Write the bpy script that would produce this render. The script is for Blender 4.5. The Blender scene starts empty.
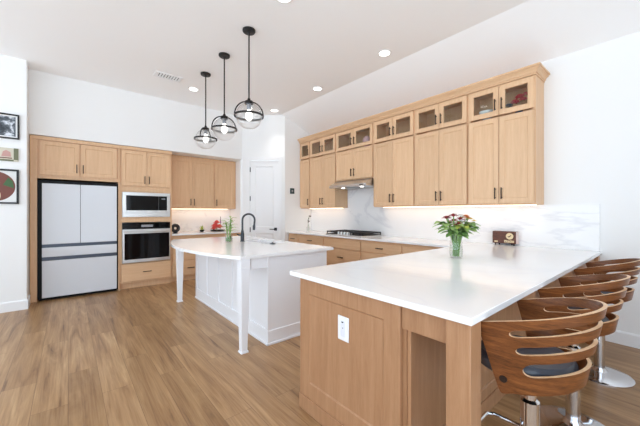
import bpy, bmesh, math, random
from mathutils import Vector, Matrix
random.seed(7)
PI = math.pi
SC = bpy.context.scene
COL = SC.collection

# ------------------------------------------------------------------ camera
YAW = 40.0
cam_d = bpy.data.cameras.new('camera')
cam = bpy.data.objects.new('camera', cam_d)
COL.objects.link(cam)
cam.location = (0, 0, 1.32)
cam.rotation_euler = (PI / 2, 0, -math.radians(YAW))
cam_d.sensor_width = 36.0
cam_d.lens = 300.0 / 640.0 * 36.0
cam_d.shift_y = -0.0008
cam_d.clip_start = 0.02
SC.camera = cam

# ------------------------------------------------------------------ world and daylight
w = bpy.data.worlds.new('daylight')
SC.world = w
w.use_nodes = True
bg = w.node_tree.nodes['Background']
# bright overcast sky above, added brighter glow below the horizon to lift the ceiling
_nt = w.node_tree
_tc = _nt.nodes.new('ShaderNodeTexCoord')
_sx = _nt.nodes.new('ShaderNodeSeparateXYZ')
_rp = _nt.nodes.new('ShaderNodeValToRGB')
_mr = _nt.nodes.new('ShaderNodeMapRange')
_mr.inputs['From Min'].default_value = -0.2
_mr.inputs['From Max'].default_value = 0.2
_rp.color_ramp.elements[0].color = (0.90, 1.04, 1.18, 1)
_rp.color_ramp.elements[1].color = (0.53, 0.635, 0.74, 1)
_nt.links.new(_tc.outputs['Generated'], _sx.inputs[0])
_nt.links.new(_sx.outputs['Z'], _mr.inputs['Value'])
_nt.links.new(_mr.outputs[0], _rp.inputs[0])
_nt.links.new(_rp.outputs[0], bg.inputs['Color'])
bg.inputs['Strength'].default_value = 3.6


def area(name, loc, rot, sx, sy, power, color=(1, 1, 1)):
    d = bpy.data.lights.new(name, 'AREA')
    d.shape = 'RECTANGLE'
    d.size, d.size_y = sx, sy
    d.energy = power
    d.color = color
    o = bpy.data.objects.new(name, d)
    o.location = loc
    o.rotation_euler = rot
    COL.objects.link(o)
    return o


SC.view_settings.view_transform = 'Standard'
SC.view_settings.look = 'None'
SC.view_settings.gamma = 1.0
SC.view_settings.use_curve_mapping = False
SC.view_settings.exposure = -0.07
SC.cycles.use_denoising = True
SC.cycles.max_bounces = 14
SC.cycles.diffuse_bounces = 10
SC.cycles.transparent_max_bounces = 12
SC.cycles.caustics_reflective = False
SC.cycles.caustics_refractive = False
SC.cycles.sample_clamp_indirect = 4.0


# ------------------------------------------------------------------ materials
def srgb(r, g, b):
    def f(v):
        v /= 255.0
        return v / 12.92 if v <= 0.04045 else ((v + 0.055) / 1.055) ** 2.4
    return (f(r), f(g), f(b), 1)


MATS = {}


def mat(name, col, rough=0.5, metal=0.0, trans=0.0, spec=0.5, emit=None, estr=0.0, ior=1.45, coat=0.0):
    m = bpy.data.materials.new(name)
    m.use_nodes = True
    b = m.node_tree.nodes['Principled BSDF']
    b.inputs['Base Color'].default_value = col
    b.inputs['Roughness'].default_value = rough
    b.inputs['Metallic'].default_value = metal
    b.inputs['Transmission Weight'].default_value = trans
    b.inputs['Specular IOR Level'].default_value = spec
    b.inputs['IOR'].default_value = ior
    b.inputs['Coat Weight'].default_value = coat
    if emit:
        b.inputs['Emission Color'].default_value = emit
        b.inputs['Emission Strength'].default_value = estr
    MATS[name] = m
    return m


def nn(m, t, **kw):
    n = m.node_tree.nodes.new(t)
    for k, v in kw.items():
        setattr(n, k, v)
    return n


def ramp(m, fac, stops):
    r = nn(m, 'ShaderNodeValToRGB')
    els = r.color_ramp.elements
    while len(els) < len(stops):
        els.new(0.5)
    for e, (p, c) in zip(els, stops):
        e.position = p
        e.color = c
    m.node_tree.links.new(fac, r.inputs['Fac'])
    return r.outputs['Color']


def mix(m, fac, a, b, blend='MIX'):
    n = nn(m, 'ShaderNodeMix', data_type='RGBA', blend_type=blend)
    L = m.node_tree.links
    if isinstance(fac, float):
        n.inputs[0].default_value = fac
    else:
        L.new(fac, n.inputs[0])
    for k, v in ((6, a), (7, b)):
        if isinstance(v, tuple):
            n.inputs[k].default_value = v
        else:
            L.new(v, n.inputs[k])
    return n.outputs[2]


def coords(m, scale, rot=(0, 0, 0), kind='Object'):
    tc = nn(m, 'ShaderNodeTexCoord')
    mp = nn(m, 'ShaderNodeMapping')
    mp.inputs['Scale'].default_value = scale
    mp.inputs['Rotation'].default_value = rot
    m.node_tree.links.new(tc.outputs[kind], mp.inputs['Vector'])
    return mp.outputs['Vector']


def noise(m, vec, scale, detail=4, rough=0.55, dist=0.0):
    n = nn(m, 'ShaderNodeTexNoise')
    n.inputs['Scale'].default_value = scale
    n.inputs['Detail'].default_value = detail
    n.inputs['Roughness'].default_value = rough
    n.inputs['Distortion'].default_value = dist
    m.node_tree.links.new(vec, n.inputs['Vector'])
    return n.outputs['Fac']


def wood(name, dark, mid, light, scale, rough=0.42, strength=1.0):
    """wood with the grain running along the axis with the small scale value"""
    m = mat(name, mid, rough)
    v = coords(m, scale)
    a = noise(m, v, 5.0, 6, 0.6, 0.6)
    c = ramp(m, a, [(0.30, dark), (0.5, mid), (0.72, light)])
    v2 = coords(m, tuple(s * 4.0 for s in scale))
    f = noise(m, v2, 9.0, 3, 0.5, 0.2)
    c2 = ramp(m, f, [(0.35, dark), (0.6, light)])
    out = mix(m, 0.22 * strength, c, c2)
    # one plank or door differs a little from the next
    oi = nn(m, 'ShaderNodeObjectInfo')
    hs = nn(m, 'ShaderNodeHueSaturation')
    mr = nn(m, 'ShaderNodeMapRange')
    mr.inputs['To Min'].default_value = 0.955
    mr.inputs['To Max'].default_value = 1.045
    L = m.node_tree.links
    L.new(oi.outputs['Random'], mr.inputs['Value'])
    L.new(mr.outputs['Result'], hs.inputs['Value'])
    L.new(out, hs.inputs['Color'])
    L.new(hs.outputs['Color'], m.node_tree.nodes['Principled BSDF'].inputs['Base Color'])
    return m


MAPLE = wood('maple_wood', srgb(213, 173, 134), srgb(220, 181, 142), srgb(226, 189, 151), (7.0, 7.0, 0.5))
MAPLE_H = wood('maple_wood_horizontal', srgb(213, 173, 134), srgb(220, 181, 142), srgb(226, 189, 151), (0.5, 7.0, 7.0))
MAPLE_SHADE = wood('maple_wood_shaded', srgb(160, 116, 82), srgb(171, 127, 92), srgb(181, 138, 103), (6.0, 6.0, 0.45), 0.38)  # same maple, with the shade on the peninsula put into a darker colour
WALNUT = wood('walnut_veneer', srgb(62, 33, 16), srgb(106, 60, 30), srgb(146, 90, 48), (1.2, 1.2, 14.0), 0.30, 1.3)
WEDGE = wood('pale_plywood_edge', srgb(196, 158, 118), srgb(212, 176, 138), srgb(224, 190, 152), (3, 3, 3), 0.45)
BROWNBOX = wood('brown_wood', srgb(78, 44, 34), srgb(98, 58, 44), srgb(116, 70, 54), (3, 3, 9), 0.45)

WALL = mat('white_wall_paint', srgb(239, 239, 238), 0.85, spec=0.2)
CEIL = mat('white_ceiling_paint', srgb(250, 250, 250), 0.9, spec=0.2)
TRIM = mat('white_trim_paint', srgb(238, 238, 238), 0.4)
ISLAND = mat('white_cabinet_paint', srgb(240, 241, 244), 0.38)
STEEL = mat('stainless_steel', srgb(214, 213, 211), 0.34, metal=1.0)
CHROME = mat('chrome', srgb(225, 226, 230), 0.08, metal=1.0)
BLACK = mat('black_metal', srgb(34, 32, 32), 0.38, metal=0.3)
BRONZE = mat('dark_bronze', srgb(58, 46, 40), 0.38, metal=0.7)
GREYMETAL = mat('charcoal_metal', srgb(66, 68, 72), 0.35, metal=0.5)
BLKGLASS = mat('black_glass', srgb(8, 8, 10), 0.06, spec=0.3)
BLKPLAST = mat('black_plastic', srgb(14, 14, 16), 0.5, spec=0.2)
WGLASS = mat('white_glass_panel', srgb(214, 217, 222), 0.06, spec=0.5)
NAVY = mat('dark_slate_strip', srgb(70, 76, 88), 0.3, metal=0.4)
IRON = mat('cast_iron', srgb(38, 38, 40), 0.55)
VINYL = mat('black_vinyl', srgb(58, 63, 74), 0.34, spec=0.9)
WHITEP = mat('white_plastic', srgb(238, 238, 238), 0.35)
GREYP = mat('grey_plastic', srgb(150, 152, 156), 0.4)
CERAM = mat('white_ceramic', srgb(240, 240, 240), 0.15)
BLKCER = mat('black_ceramic', srgb(30, 29, 32), 0.25)
TEAL = mat('dark_teal_plastic', srgb(28, 62, 66), 0.35)
SINK = mat('white_sink_enamel', srgb(238, 238, 240), 0.2)


def thin_glass(name, col, tint=0.96, rough=0.02, blend=0.25, haze=0.0):
    m = bpy.data.materials.new(name)
    m.use_nodes = True
    nt = m.node_tree
    nt.nodes.remove(nt.nodes['Principled BSDF'])
    tr = nt.nodes.new('ShaderNodeBsdfTransparent')
    tr.inputs[0].default_value = (tint * col[0], tint * col[1], tint * col[2], 1)
    gl = nt.nodes.new('ShaderNodeBsdfGlossy')
    gl.inputs['Roughness'].default_value = rough
    lw = nt.nodes.new('ShaderNodeLayerWeight')
    lw.inputs['Blend'].default_value = 0.5
    pw = nt.nodes.new('ShaderNodeMath')
    pw.operation = 'POWER'
    pw.inputs[1].default_value = 4.0
    ma = nt.nodes.new('ShaderNodeMath')
    ma.operation = 'MULTIPLY_ADD'
    ma.inputs[1].default_value = blend
    ma.inputs[2].default_value = 0.03
    mx = nt.nodes.new('ShaderNodeMixShader')
    nt.links.new(lw.outputs['Facing'], pw.inputs[0])
    nt.links.new(pw.outputs[0], ma.inputs[0])
    nt.links.new(ma.outputs[0], mx.inputs[0])
    nt.links.new(tr.outputs[0], mx.inputs[1])
    nt.links.new(gl.outputs[0], mx.inputs[2])
    out = mx.outputs[0]
    if haze > 0:
        tl = nt.nodes.new('ShaderNodeBsdfTranslucent')
        tl.inputs[0].default_value = (0.95, 0.95, 0.95, 1)
        m2 = nt.nodes.new('ShaderNodeMixShader')
        m2.inputs[0].default_value = haze
        nt.links.new(out, m2.inputs[1])
        nt.links.new(tl.outputs[0], m2.inputs[2])
        out = m2.outputs[0]
    nt.links.new(out, nt.nodes['Material Output'].inputs[0])
    return m


GLASS = thin_glass('clear_glass', (1, 1, 1), 0.97, 0.0, 0.35)
PANE = thin_glass('cabinet_glass', (0.95, 0.98, 0.97), 0.95, 0.03, 0.15)
FROST = mat('seeded_glass', srgb(252, 251, 250), 0.28, trans=1.0, ior=1.08)
WATER = thin_glass('water', (0.95, 0.99, 0.95), 0.96, 0.0, 0.12)
LAMP = mat('lit_downlight', (1, 1, 1, 1), 0.5, emit=(1.0, 0.96, 0.90, 1), estr=6.0)
BULB = mat('lit_bulb', (1, 1, 1, 1), 0.5, emit=(1.0, 0.95, 0.90, 1), estr=8.0)
STRIP = mat('lit_warm_strip', (1, 1, 1, 1), 0.5, emit=(1.0, 0.80, 0.58, 1), estr=2.4)
LEAF = mat('green_leaf', srgb(152, 184, 108), 0.45)
LEAFD = mat('deep_green_leaf', srgb(122, 158, 90), 0.45)
LEAFY = mat('yellow_green_leaf', srgb(178, 192, 84), 0.45)
STEM = mat('green_stem', srgb(122, 160, 84), 0.5)
PRED = mat('dark_red_petal', srgb(156, 44, 46), 0.55)
PORG = mat('orange_petal', srgb(206, 120, 56), 0.55)
PWHT = mat('white_petal', srgb(238, 234, 230), 0.55)
PYEL = mat('yellow_petal', srgb(226, 196, 74), 0.55)
PCOR = mat('coral_petal', srgb(232, 92, 84), 0.5)
PPUR = mat('purple_petal', srgb(148, 84, 140), 0.55)
PBLU = mat('blue_grey_petal', srgb(96, 112, 136), 0.55)
CREAM = mat('cream_paint', srgb(228, 208, 168), 0.5)
MATW = mat('white_mat_board', srgb(232, 232, 230), 0.7)
PINK = mat('pink_glaze', srgb(224, 176, 180), 0.3)
PLQGRN = mat('olive_paint', srgb(112, 114, 88), 0.6)
EMBROWN = mat('rust_brown_print', srgb(120, 72, 62), 0.6)
EMGREEN = mat('moss_green_print', srgb(72, 104, 66), 0.6)
PLINK = mat('salmon_print', srgb(196, 152, 144), 0.6)


def quartz(name, veins, b0=243):
    m = mat(name, srgb(b0, b0, b0), 0.12, spec=0.5)
    v = coords(m, (1, 0.55, 1.3), (0.7, 0.3, 0.6))
    a = noise(m, v, 1.0, 6, 0.55, 0.7)
    c = ramp(m, a, [(0.475, srgb(b0, b0, b0)), (0.5, srgb(b0 - veins, b0 - veins, b0 + 2 - veins)), (0.525, srgb(b0, b0, b0))])
    m.node_tree.links.new(c, m.node_tree.nodes['Principled BSDF'].inputs['Base Color'])
    return m


QUARTZ = quartz('white_quartz', 4)
MARBLE = quartz('veined_marble', 13, 240)


def floor_mat():
    m = mat('oak_planks', srgb(168, 130, 92), 0.36)
    L = m.node_tree.links
    v = coords(m, (1, 1, 1), (0, 0, PI / 2))
    br = nn(m, 'ShaderNodeTexBrick', offset=0.37, offset_frequency=2)
    L.new(v, br.inputs['Vector'])
    br.inputs['Scale'].default_value = 1.0
    br.inputs['Brick Width'].default_value = 1.35
    br.inputs['Row Height'].default_value = 0.19
    br.inputs['Mortar Size'].default_value = 0.0014
    br.inputs['Mortar Smooth'].default_value = 0.1
    br.inputs['Bias'].default_value = 0.0
    br.inputs['Color1'].default_value = (0, 0, 0, 1)
    br.inputs['Color2'].default_value = (1, 1, 1, 1)
    br.inputs['Mortar'].default_value = (0.5, 0.5, 0.5, 1)
    # shift the grain from plank to plank
    sep = nn(m, 'ShaderNodeSeparateColor')
    L.new(br.outputs['Color'], sep.inputs[0])
    cmb = nn(m, 'ShaderNodeCombineXYZ')
    mul = nn(m, 'ShaderNodeMath', operation='MULTIPLY')
    mul.inputs[1].default_value = 7.0
    L.new(sep.outputs[0], mul.inputs[0])
    L.new(mul.outputs[0], cmb.inputs[1])
    add = nn(m, 'ShaderNodeVectorMath', operation='ADD')
    vg = coords(m, (6.5, 0.5, 1))
    L.new(vg, add.inputs[0])
    L.new(cmb.outputs[0], add.inputs[1])
    g = noise(m, add.outputs[0], 1.5, 8, 0.62, 1.4)
    c = ramp(m, g, [(0.30, srgb(108, 72, 42)), (0.42, srgb(160, 121, 82)), (0.58, srgb(184, 146, 104)), (0.74, srgb(206, 170, 127))])
    vf = coords(m, (42, 1.0, 1))
    fgr = noise(m, vf, 2.0, 4, 0.6, 0.3)
    c = mix(m, 0.20, c, ramp(m, fgr, [(0.35, srgb(104, 74, 48)), (0.65, srgb(210, 178, 140))]))
    tone = ramp(m, sep.outputs[0], [(0.0, srgb(226, 221, 214)), (0.5, srgb(242, 239, 235)), (1.0, srgb(255, 255, 255))])
    c = mix(m, 1.0, c, tone, 'MULTIPLY')
    c = mix(m, br.outputs['Fac'], c, srgb(122, 90, 62))
    b = m.node_tree.nodes['Principled BSDF']
    L.new(c, b.inputs['Base Color'])
    return m


FLOOR = floor_mat()


def photo_mat():
    m = mat('black_and_white_photo', srgb(90, 92, 96), 0.4)
    v = coords(m, (1, 1, 1))
    a = noise(m, v, 9.0, 6, 0.65, 0.5)
    c = ramp(m, a, [(0.38, srgb(38, 42, 48)), (0.52, srgb(92, 98, 106)), (0.62, srgb(220, 224, 230))])
    m.node_tree.links.new(c, m.node_tree.nodes['Principled BSDF'].inputs['Base Color'])
    return m


PHOTO = photo_mat()


# ------------------------------------------------------------------ mesh builder
class MB:
    def __init__(self):
        self.v, self.f, self.m = [], [], []

    def add(self, vs, fs, mi=0):
        o = len(self.v)
        self.v += [tuple(p) for p in vs]
        self.f += [tuple(i + o for i in f) for f in fs]
        self.m += [mi] * len(fs)
        return self

    def box(self, x0, x1, y0, y1, z0, z1, mi=0):
        vs = [(x0, y0, z0), (x1, y0, z0), (x1, y1, z0), (x0, y1, z0), (x0, y0, z1), (x1, y0, z1), (x1, y1, z1), (x0, y1, z1)]
        return self.add(vs, [(3, 2, 1, 0), (4, 5, 6, 7), (0, 1, 5, 4), (1, 2, 6, 5), (2, 3, 7, 6), (3, 0, 4, 7)], mi)

    def taper(self, cx, cy, z0, z1, w0, d0, w1, d1, mi=0, ox=0, oy=0):
        vs = []
        for z, ww, dd, a, b in ((z0, w0, d0, 0, 0), (z1, w1, d1, ox, oy)):
            vs += [(cx + a - ww / 2, cy + b - dd / 2, z), (cx + a + ww / 2, cy + b - dd / 2, z), (cx + a + ww / 2, cy + b + dd / 2, z), (cx + a - ww / 2, cy + b + dd / 2, z)]
        return self.add(vs, [(3, 2, 1, 0), (4, 5, 6, 7), (0, 1, 5, 4), (1, 2, 6, 5), (2, 3, 7, 6), (3, 0, 4, 7)], mi)

    def prism(self, pts, z0, z1, mi=0):
        """pts counter-clockwise in xy"""
        n = len(pts)
        vs = [(x, y, z0) for x, y in pts] + [(x, y, z1) for x, y in pts]
        fs = [tuple(range(n - 1, -1, -1)), tuple(range(n, 2 * n))]
        fs += [(i, (i + 1) % n, n + (i + 1) % n, n + i) for i in range(n)]
        return self.add(vs, fs, mi)

    def extrude_x(self, pts, x0, x1, mi=0):
        """pts (y, z)"""
        n = len(pts)
        vs = [(x0, y, z) for y, z in pts] + [(x1, y, z) for y, z in pts]
        fs = [tuple(range(n - 1, -1, -1)), tuple(range(n, 2 * n))]
        fs += [(i, (i + 1) % n, n + (i + 1) % n, n + i) for i in range(n)]
        return self.add(vs, fs, mi)

    def lathe(self, prof, c=(0, 0, 0), n=24, mi=0, cap0=True, cap1=True, axis='z'):
        vs, fs = [], []
        for r, z in prof:
            for k in range(n):
                a = 2 * PI * k / n
                p = (r * math.cos(a), r * math.sin(a), z)
                if axis == 'y':
                    p = (p[0], -p[2], p[1])
                elif axis == 'x':
                    p = (p[2], p[0], p[1])
                vs.append((p[0] + c[0], p[1] + c[1], p[2] + c[2]))
        m = len(prof)
        for i in range(m - 1):
            for k in range(n):
                k2 = (k + 1) % n
                fs.append((i * n + k, i * n + k2, (i + 1) * n + k2, (i + 1) * n + k))
        if cap0:
            fs.append(tuple(range(n - 1, -1, -1)))
        if cap1:
            fs.append(tuple((m - 1) * n + k for k in range(n)))
        return self.add(vs, fs, mi)

    def tube(self, pts, r, n=10, mi=0, closed=False):
        pts = [Vector(p) for p in pts]
        rs = r if isinstance(r, (list, tuple)) else [r] * len(pts)
        vs, fs = [], []
        up = Vector((0, 0, 1))
        m = len(pts)
        prev = None
        for i, p in enumerate(pts):
            if closed:
                t = (pts[(i + 1) % m] - pts[i - 1]).normalized()
            else:
                t = (pts[min(i + 1, m - 1)] - pts[max(i - 1, 0)]).normalized()
            if prev is None:
                ref = up if abs(t.z) < 0.9 else Vector((1, 0, 0))
                a = t.cross(ref).normalized()
            else:
                a = (prev - t * prev.dot(t)).normalized()
            prev = a
            b = t.cross(a)
            for k in range(n):
                th = 2 * PI * k / n
                vs.append(p + (a * math.cos(th) + b * math.sin(th)) * rs[i])
        rng = m if closed else m - 1
        for i in range(rng):
            j = (i + 1) % m
            for k in range(n):
                k2 = (k + 1) % n
                fs.append((i * n + k, i * n + k2, j * n + k2, j * n + k))
        if not closed:
            fs.append(tuple(range(n - 1, -1, -1)))
            fs.append(tuple((m - 1) * n + k for k in range(n)))
        return self.add(vs, fs, mi)

    def ball(self, c, r, n=12, mi=0, sq=1.0):
        prof = [(max(1e-4, r * math.sin(PI * i / n)), -r * sq * math.cos(PI * i / n)) for i in range(n + 1)]
        return self.lathe(prof, c, max(8, n), mi, False, False)

    def leaf(self, base, d, length, width, droop=0.3, mi=0, fold=0.25, nseg=6):
        """a pointed, folded, arching leaf of real blade shape"""
        d = Vector(d).normalized()
        side = d.cross(Vector((0, 0, 1)))
        if side.length < 0.1:
            side = Vector((1, 0, 0))
        side.normalize()
        nrm = side.cross(d).normalized()
        vs = []
        for i in range(nseg + 1):
            t = i / nseg
            wv = width * 0.5 * (math.sin(PI * min(1, t * 0.92 + 0.06)) ** 0.8)
            p = Vector(base) + d * (length * t) + Vector((0, 0, -droop * length * t * t))
            lift = nrm * (wv * fold)
            for q in (p + side * wv + lift, p, p - side * wv + lift):
                vs.append(q)
        off = nrm * 0.0012
        n1 = len(vs)
        vs += [q - off for q in vs]
        fs = []
        for i in range(nseg):
            for j in range(2):
                a = i * 3 + j
                fs.append((a, a + 1, a + 4, a + 3))
                fs.append((n1 + a + 3, n1 + a + 4, n1 + a + 1, n1 + a))
        ring = [i * 3 for i in range(nseg + 1)] + [nseg * 3 + 1] + [i * 3 + 2 for i in range(nseg, -1, -1)] + [1]
        for i in range(len(ring)):
            a, b = ring[i], ring[(i + 1) % len(ring)]
            fs.append((b, a, n1 + a, n1 + b))
        return self.add(vs, fs, mi)

    def build(self, name, mats, parent=None, bevel=0.0, smooth=True, loc=None, seg=2, kind=None):
        me = bpy.data.meshes.new(name)
        me.from_pydata(self.v, [], self.f)
        if not isinstance(mats, (list, tuple)):
            mats = [mats]
        for m in mats:
            me.materials.append(m)
        me.polygons.foreach_set('material_index', self.m)
        bm = bmesh.new()
        bm.from_mesh(me)
        bmesh.ops.recalc_face_normals(bm, faces=bm.faces)
        bm.to_mesh(me)
        bm.free()
        if smooth:
            me.polygons.foreach_set('use_smooth', [True] * len(me.polygons))
            me.set_sharp_from_angle(angle=math.radians(35))
        me.update()
        o = bpy.data.objects.new(name, me)
        COL.objects.link(o)
        if parent is not None:
            o.parent = parent
        if loc is not None:
            o.location = loc
        if bevel > 0:
            b = o.modifiers.new('bevel', 'BEVEL')
            b.width = bevel
            b.segments = seg
            b.limit_method = 'ANGLE'
            b.angle_limit = math.radians(40)
            b.harden_normals = False
        if kind:
            o['kind'] = kind
        return o


def tag(o, label, cat, group=None, kind=None):
    o['label'] = label
    o['category'] = cat
    if group:
        o['group'] = group
    if kind:
        o['kind'] = kind
    return o


def thing(name, label, cat, loc=(0, 0, 0), rz=0.0, group=None):
    o = bpy.data.objects.new(name, None)
    o.empty_display_size = 0.1
    COL.objects.link(o)
    o.location = loc
    o.rotation_euler = (0, 0, rz)
    return tag(o, label, cat, group)


def copy_tree(o, parent=None):
    c = o.copy()
    COL.objects.link(c)
    c.parent = parent
    for ch in list(o.children):
        copy_tree(ch, c)
    return c


def struct(name, mb, m, bevel=0.0, smooth=False):
    return mb.build(name, m, None, bevel, smooth, kind='structure')


# ------------------------------------------------------------------ room dimensions
H = 3.40          # flat ceiling
W = 4.25          # right wall
XC = 3.46         # crease where the ceiling starts to slope
HR = 3.08         # ceiling height along the right wall
YE = 5.37         # end wall right of the pantry door
YH = 6.04         # header wall over the fridge
YN = 6.70         # niche back
XN = 2.88         # niche right side / start of the diagonal wall
XD = 3.53         # end of the diagonal wall
NIBX, NIBY = -0.436, 5.72
X0, Y0 = -4.0, -2.1

struct('floor', MB().box(X0, W + 0.12, Y0, 6.9, -0.1, 0), FLOOR)
mb = MB()
prof = [(X0, H), (XC, H), (W + 0.12, HR - (H - HR) / (W - XC) * 0.12), (W + 0.12, H + 0.12), (X0, H + 0.12)]
n = len(prof)
vs = [(x, Y0, z) for x, z in prof] + [(x, 6.9, z) for x, z in prof]
mb.add(vs, [tuple(range(n)), tuple(range(2 * n - 1, n - 1, -1))] + [(i, n + i, n + (i + 1) % n, (i + 1) % n) for i in range(n)])
struct('ceiling', mb, CEIL)
struct('wall_front_blocker', MB().box(1.9, W + 0.12, Y0 - .12, Y0, 0, H + .02), WALL)  # unseen wall piece, added to keep front light off the right wall
struct('wall_right', MB().box(W, W + 0.12, Y0, YE + 0.1, 0, HR + 0.02), WALL)
# back wall: header above the cabinet niche, niche back, niche end
struct('wall_back', MB().box(NIBX, XN, YH, YH + 0.12, 2.462, H + 0.02).box(NIBX, XN, YH + 0.12, YN, 2.462, 2.56).box(NIBX - 0.05, XN, YN, YN + 0.1, 0, 2.56)
       .box(XN, XN + 0.1, YH + 0.1, YN + 0.1, 0, 2.56), WALL)
struct('wall_left', MB().box(X0, NIBX, NIBY, YN + 0.1, 0, H + 0.02), WALL)
mb = MB()
vs = [(XD, YE, 0), (W, YE, 0), (W, YE, HR), (XD, YE, H), (XD, YE + .1, 0), (W, YE + .1, 0), (W, YE + .1, HR + .01), (XD, YE + .1, H)]
mb.add(vs, [(0, 1, 2, 3), (7, 6, 5, 4), (0, 4, 5, 1), (1, 5, 6, 2), (2, 6, 7, 3), (3, 7, 4, 0)])
struct('wall_end', mb, WALL)

# diagonal pantry wall with the door opening
DA = Vector((XN, YH, 0))
DB = Vector((XD, YE, 0))
dl = (DB - DA).length
drz = math.atan2(DB.y - DA.y, DB.x - DA.x)
DX0, DX1, DH = 0.165, 0.800, 2.44
o = struct('wall_pantry', MB().box(0, DX0 - .0, 0, 0.1, 0, H).box(DX1, dl, 0, 0.1, 0, H).box(DX0, DX1, 0, 0.1, DH, H), WALL)
o.location = DA
o.rotation_euler = (0, 0, drz)
o = struct('trim_1', MB().box(DX0 - .075, DX0 + .005, -0.018, 0.0, 0, DH + .075).box(DX1 - .005, DX1 + .075, -0.018, 0.0, 0, DH + .075)
           .box(DX0 + .005, DX1 - .005, -0.018, 0.0, DH - .005, DH + .075), TRIM, 0.004)
o.location = DA
o.rotation_euler = (0, 0, drz)

# baseboards
struct('baseboard_right', MB().extrude_x([(0, 0), (0.016, 0), (0.016, 0.115), (0.008, 0.13), (0, 0.13)], -0, 4.35), TRIM)
o = bpy.data.objects['baseboard_right']
o.rotation_euler = (0, 0, PI / 2)
o.location = (W, Y0, 0)
o = struct('baseboard_left', MB().extrude_x([(0, 0), (-0.016, 0), (-0.016, 0.115), (-0.008, 0.13), (0, 0.13)], 0, NIBX - X0 + .016)
           .box(NIBX - X0, NIBX - X0 + .016, 0, 0.30, 0, 0.13), TRIM)
o.location = (X0, NIBY, 0)


# ------------------------------------------------------------------ cabinet parts
def shaker(w_, h_, t=0.02, st=0.057, rec=0.009, glass=False):
    """framed door front, origin at its lower left, front at y = 0"""
    mb = MB()
    ch = 0.006
    r0 = [(0, 0), (w_, 0), (w_, h_), (0, h_)]
    r1 = [(st, st), (w_ - st, st), (w_ - st, h_ - st), (st, h_ - st)]
    s2 = st + ch
    r2 = [(s2, s2), (w_ - s2, s2), (w_ - s2, h_ - s2), (s2, h_ - s2)]
    vs = [(x, 0, z) for x, z in r0] + [(x, 0, z) for x, z in r1] + [(x, rec, z) for x, z in r2] + [(x, t, z) for x, z in r0]
    fs = []
    for i in range(4):
        j = (i + 1) % 4
        fs += [(i, j, 4 + j, 4 + i), (4 + i, 4 + j, 8 + j, 8 + i), (j, i, 12 + i, 12 + j)]
    if glass:
        vs += [(x, t, z) for x, z in r2]
        for i in range(4):
            j = (i + 1) % 4
            fs += [(8 + i, 8 + j, 16 + j, 16 + i), (16 + i, 16 + j, 12 + j, 12 + i)]
    else:
        fs += [(8, 9, 10, 11), (15, 14, 13, 12)]
    return mb.add(vs, fs)


def slab_front(w_, h_, t=0.02):
    return MB().box(0, w_, 0, t, 0, h_)


def handle(parent, x, z, length=0.135, vert=True, m=None):
    mb = MB()
    L2 = length / 2
    if vert:
        mb.box(x - .006, x + .006, -.034, -.024, z - L2, z + L2)
        for s in (-1, 1):
            mb.box(x - .005, x + .005, -.026, 0.0, z + s * (L2 - .018) - .005, z + s * (L2 - .018) + .005)
    else:
        mb.box(x - L2, x + L2, -.034, -.024, z - .006, z + .006)
        for s in (-1, 1):
            mb.box(x + s * (L2 - .018) - .005, x + s * (L2 - .018) + .005, -.026, 0.0, z - .005, z + .005)
    return mb.build('handle', m or BRONZE, parent, 0.002)


def door(parent, x0, x1, z0, z1, hside=None, hz=None, glass=False, hl=0.135, name='door', m=None):
    d = shaker(x1 - x0, z1 - z0, glass=glass).build('glass_door' if glass else name, m or MAPLE, parent, 0.0015, loc=(x0, 0, z0))
    wd, hd = x1 - x0, z1 - z0
    if glass:
        MB().box(.05, wd - .05, .011, .014, .05, hd - .05).build('glass_pane', PANE, d, smooth=False)
    if hside:
        hx = 0.032 if hside == 'L' else wd - 0.032
        handle(d, hx, hz - z0, hl)
    return d


def drawer(parent, x0, x1, z0, z1, knob=True, m=None):
    d = slab_front(x1 - x0, z1 - z0).build('drawer', m or MAPLE_H, parent, 0.002, loc=(x0, 0, z0))
    if knob:
        handle(d, (x1 - x0) / 2, (z1 - z0) / 2, 0.135, False)
    return d


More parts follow.
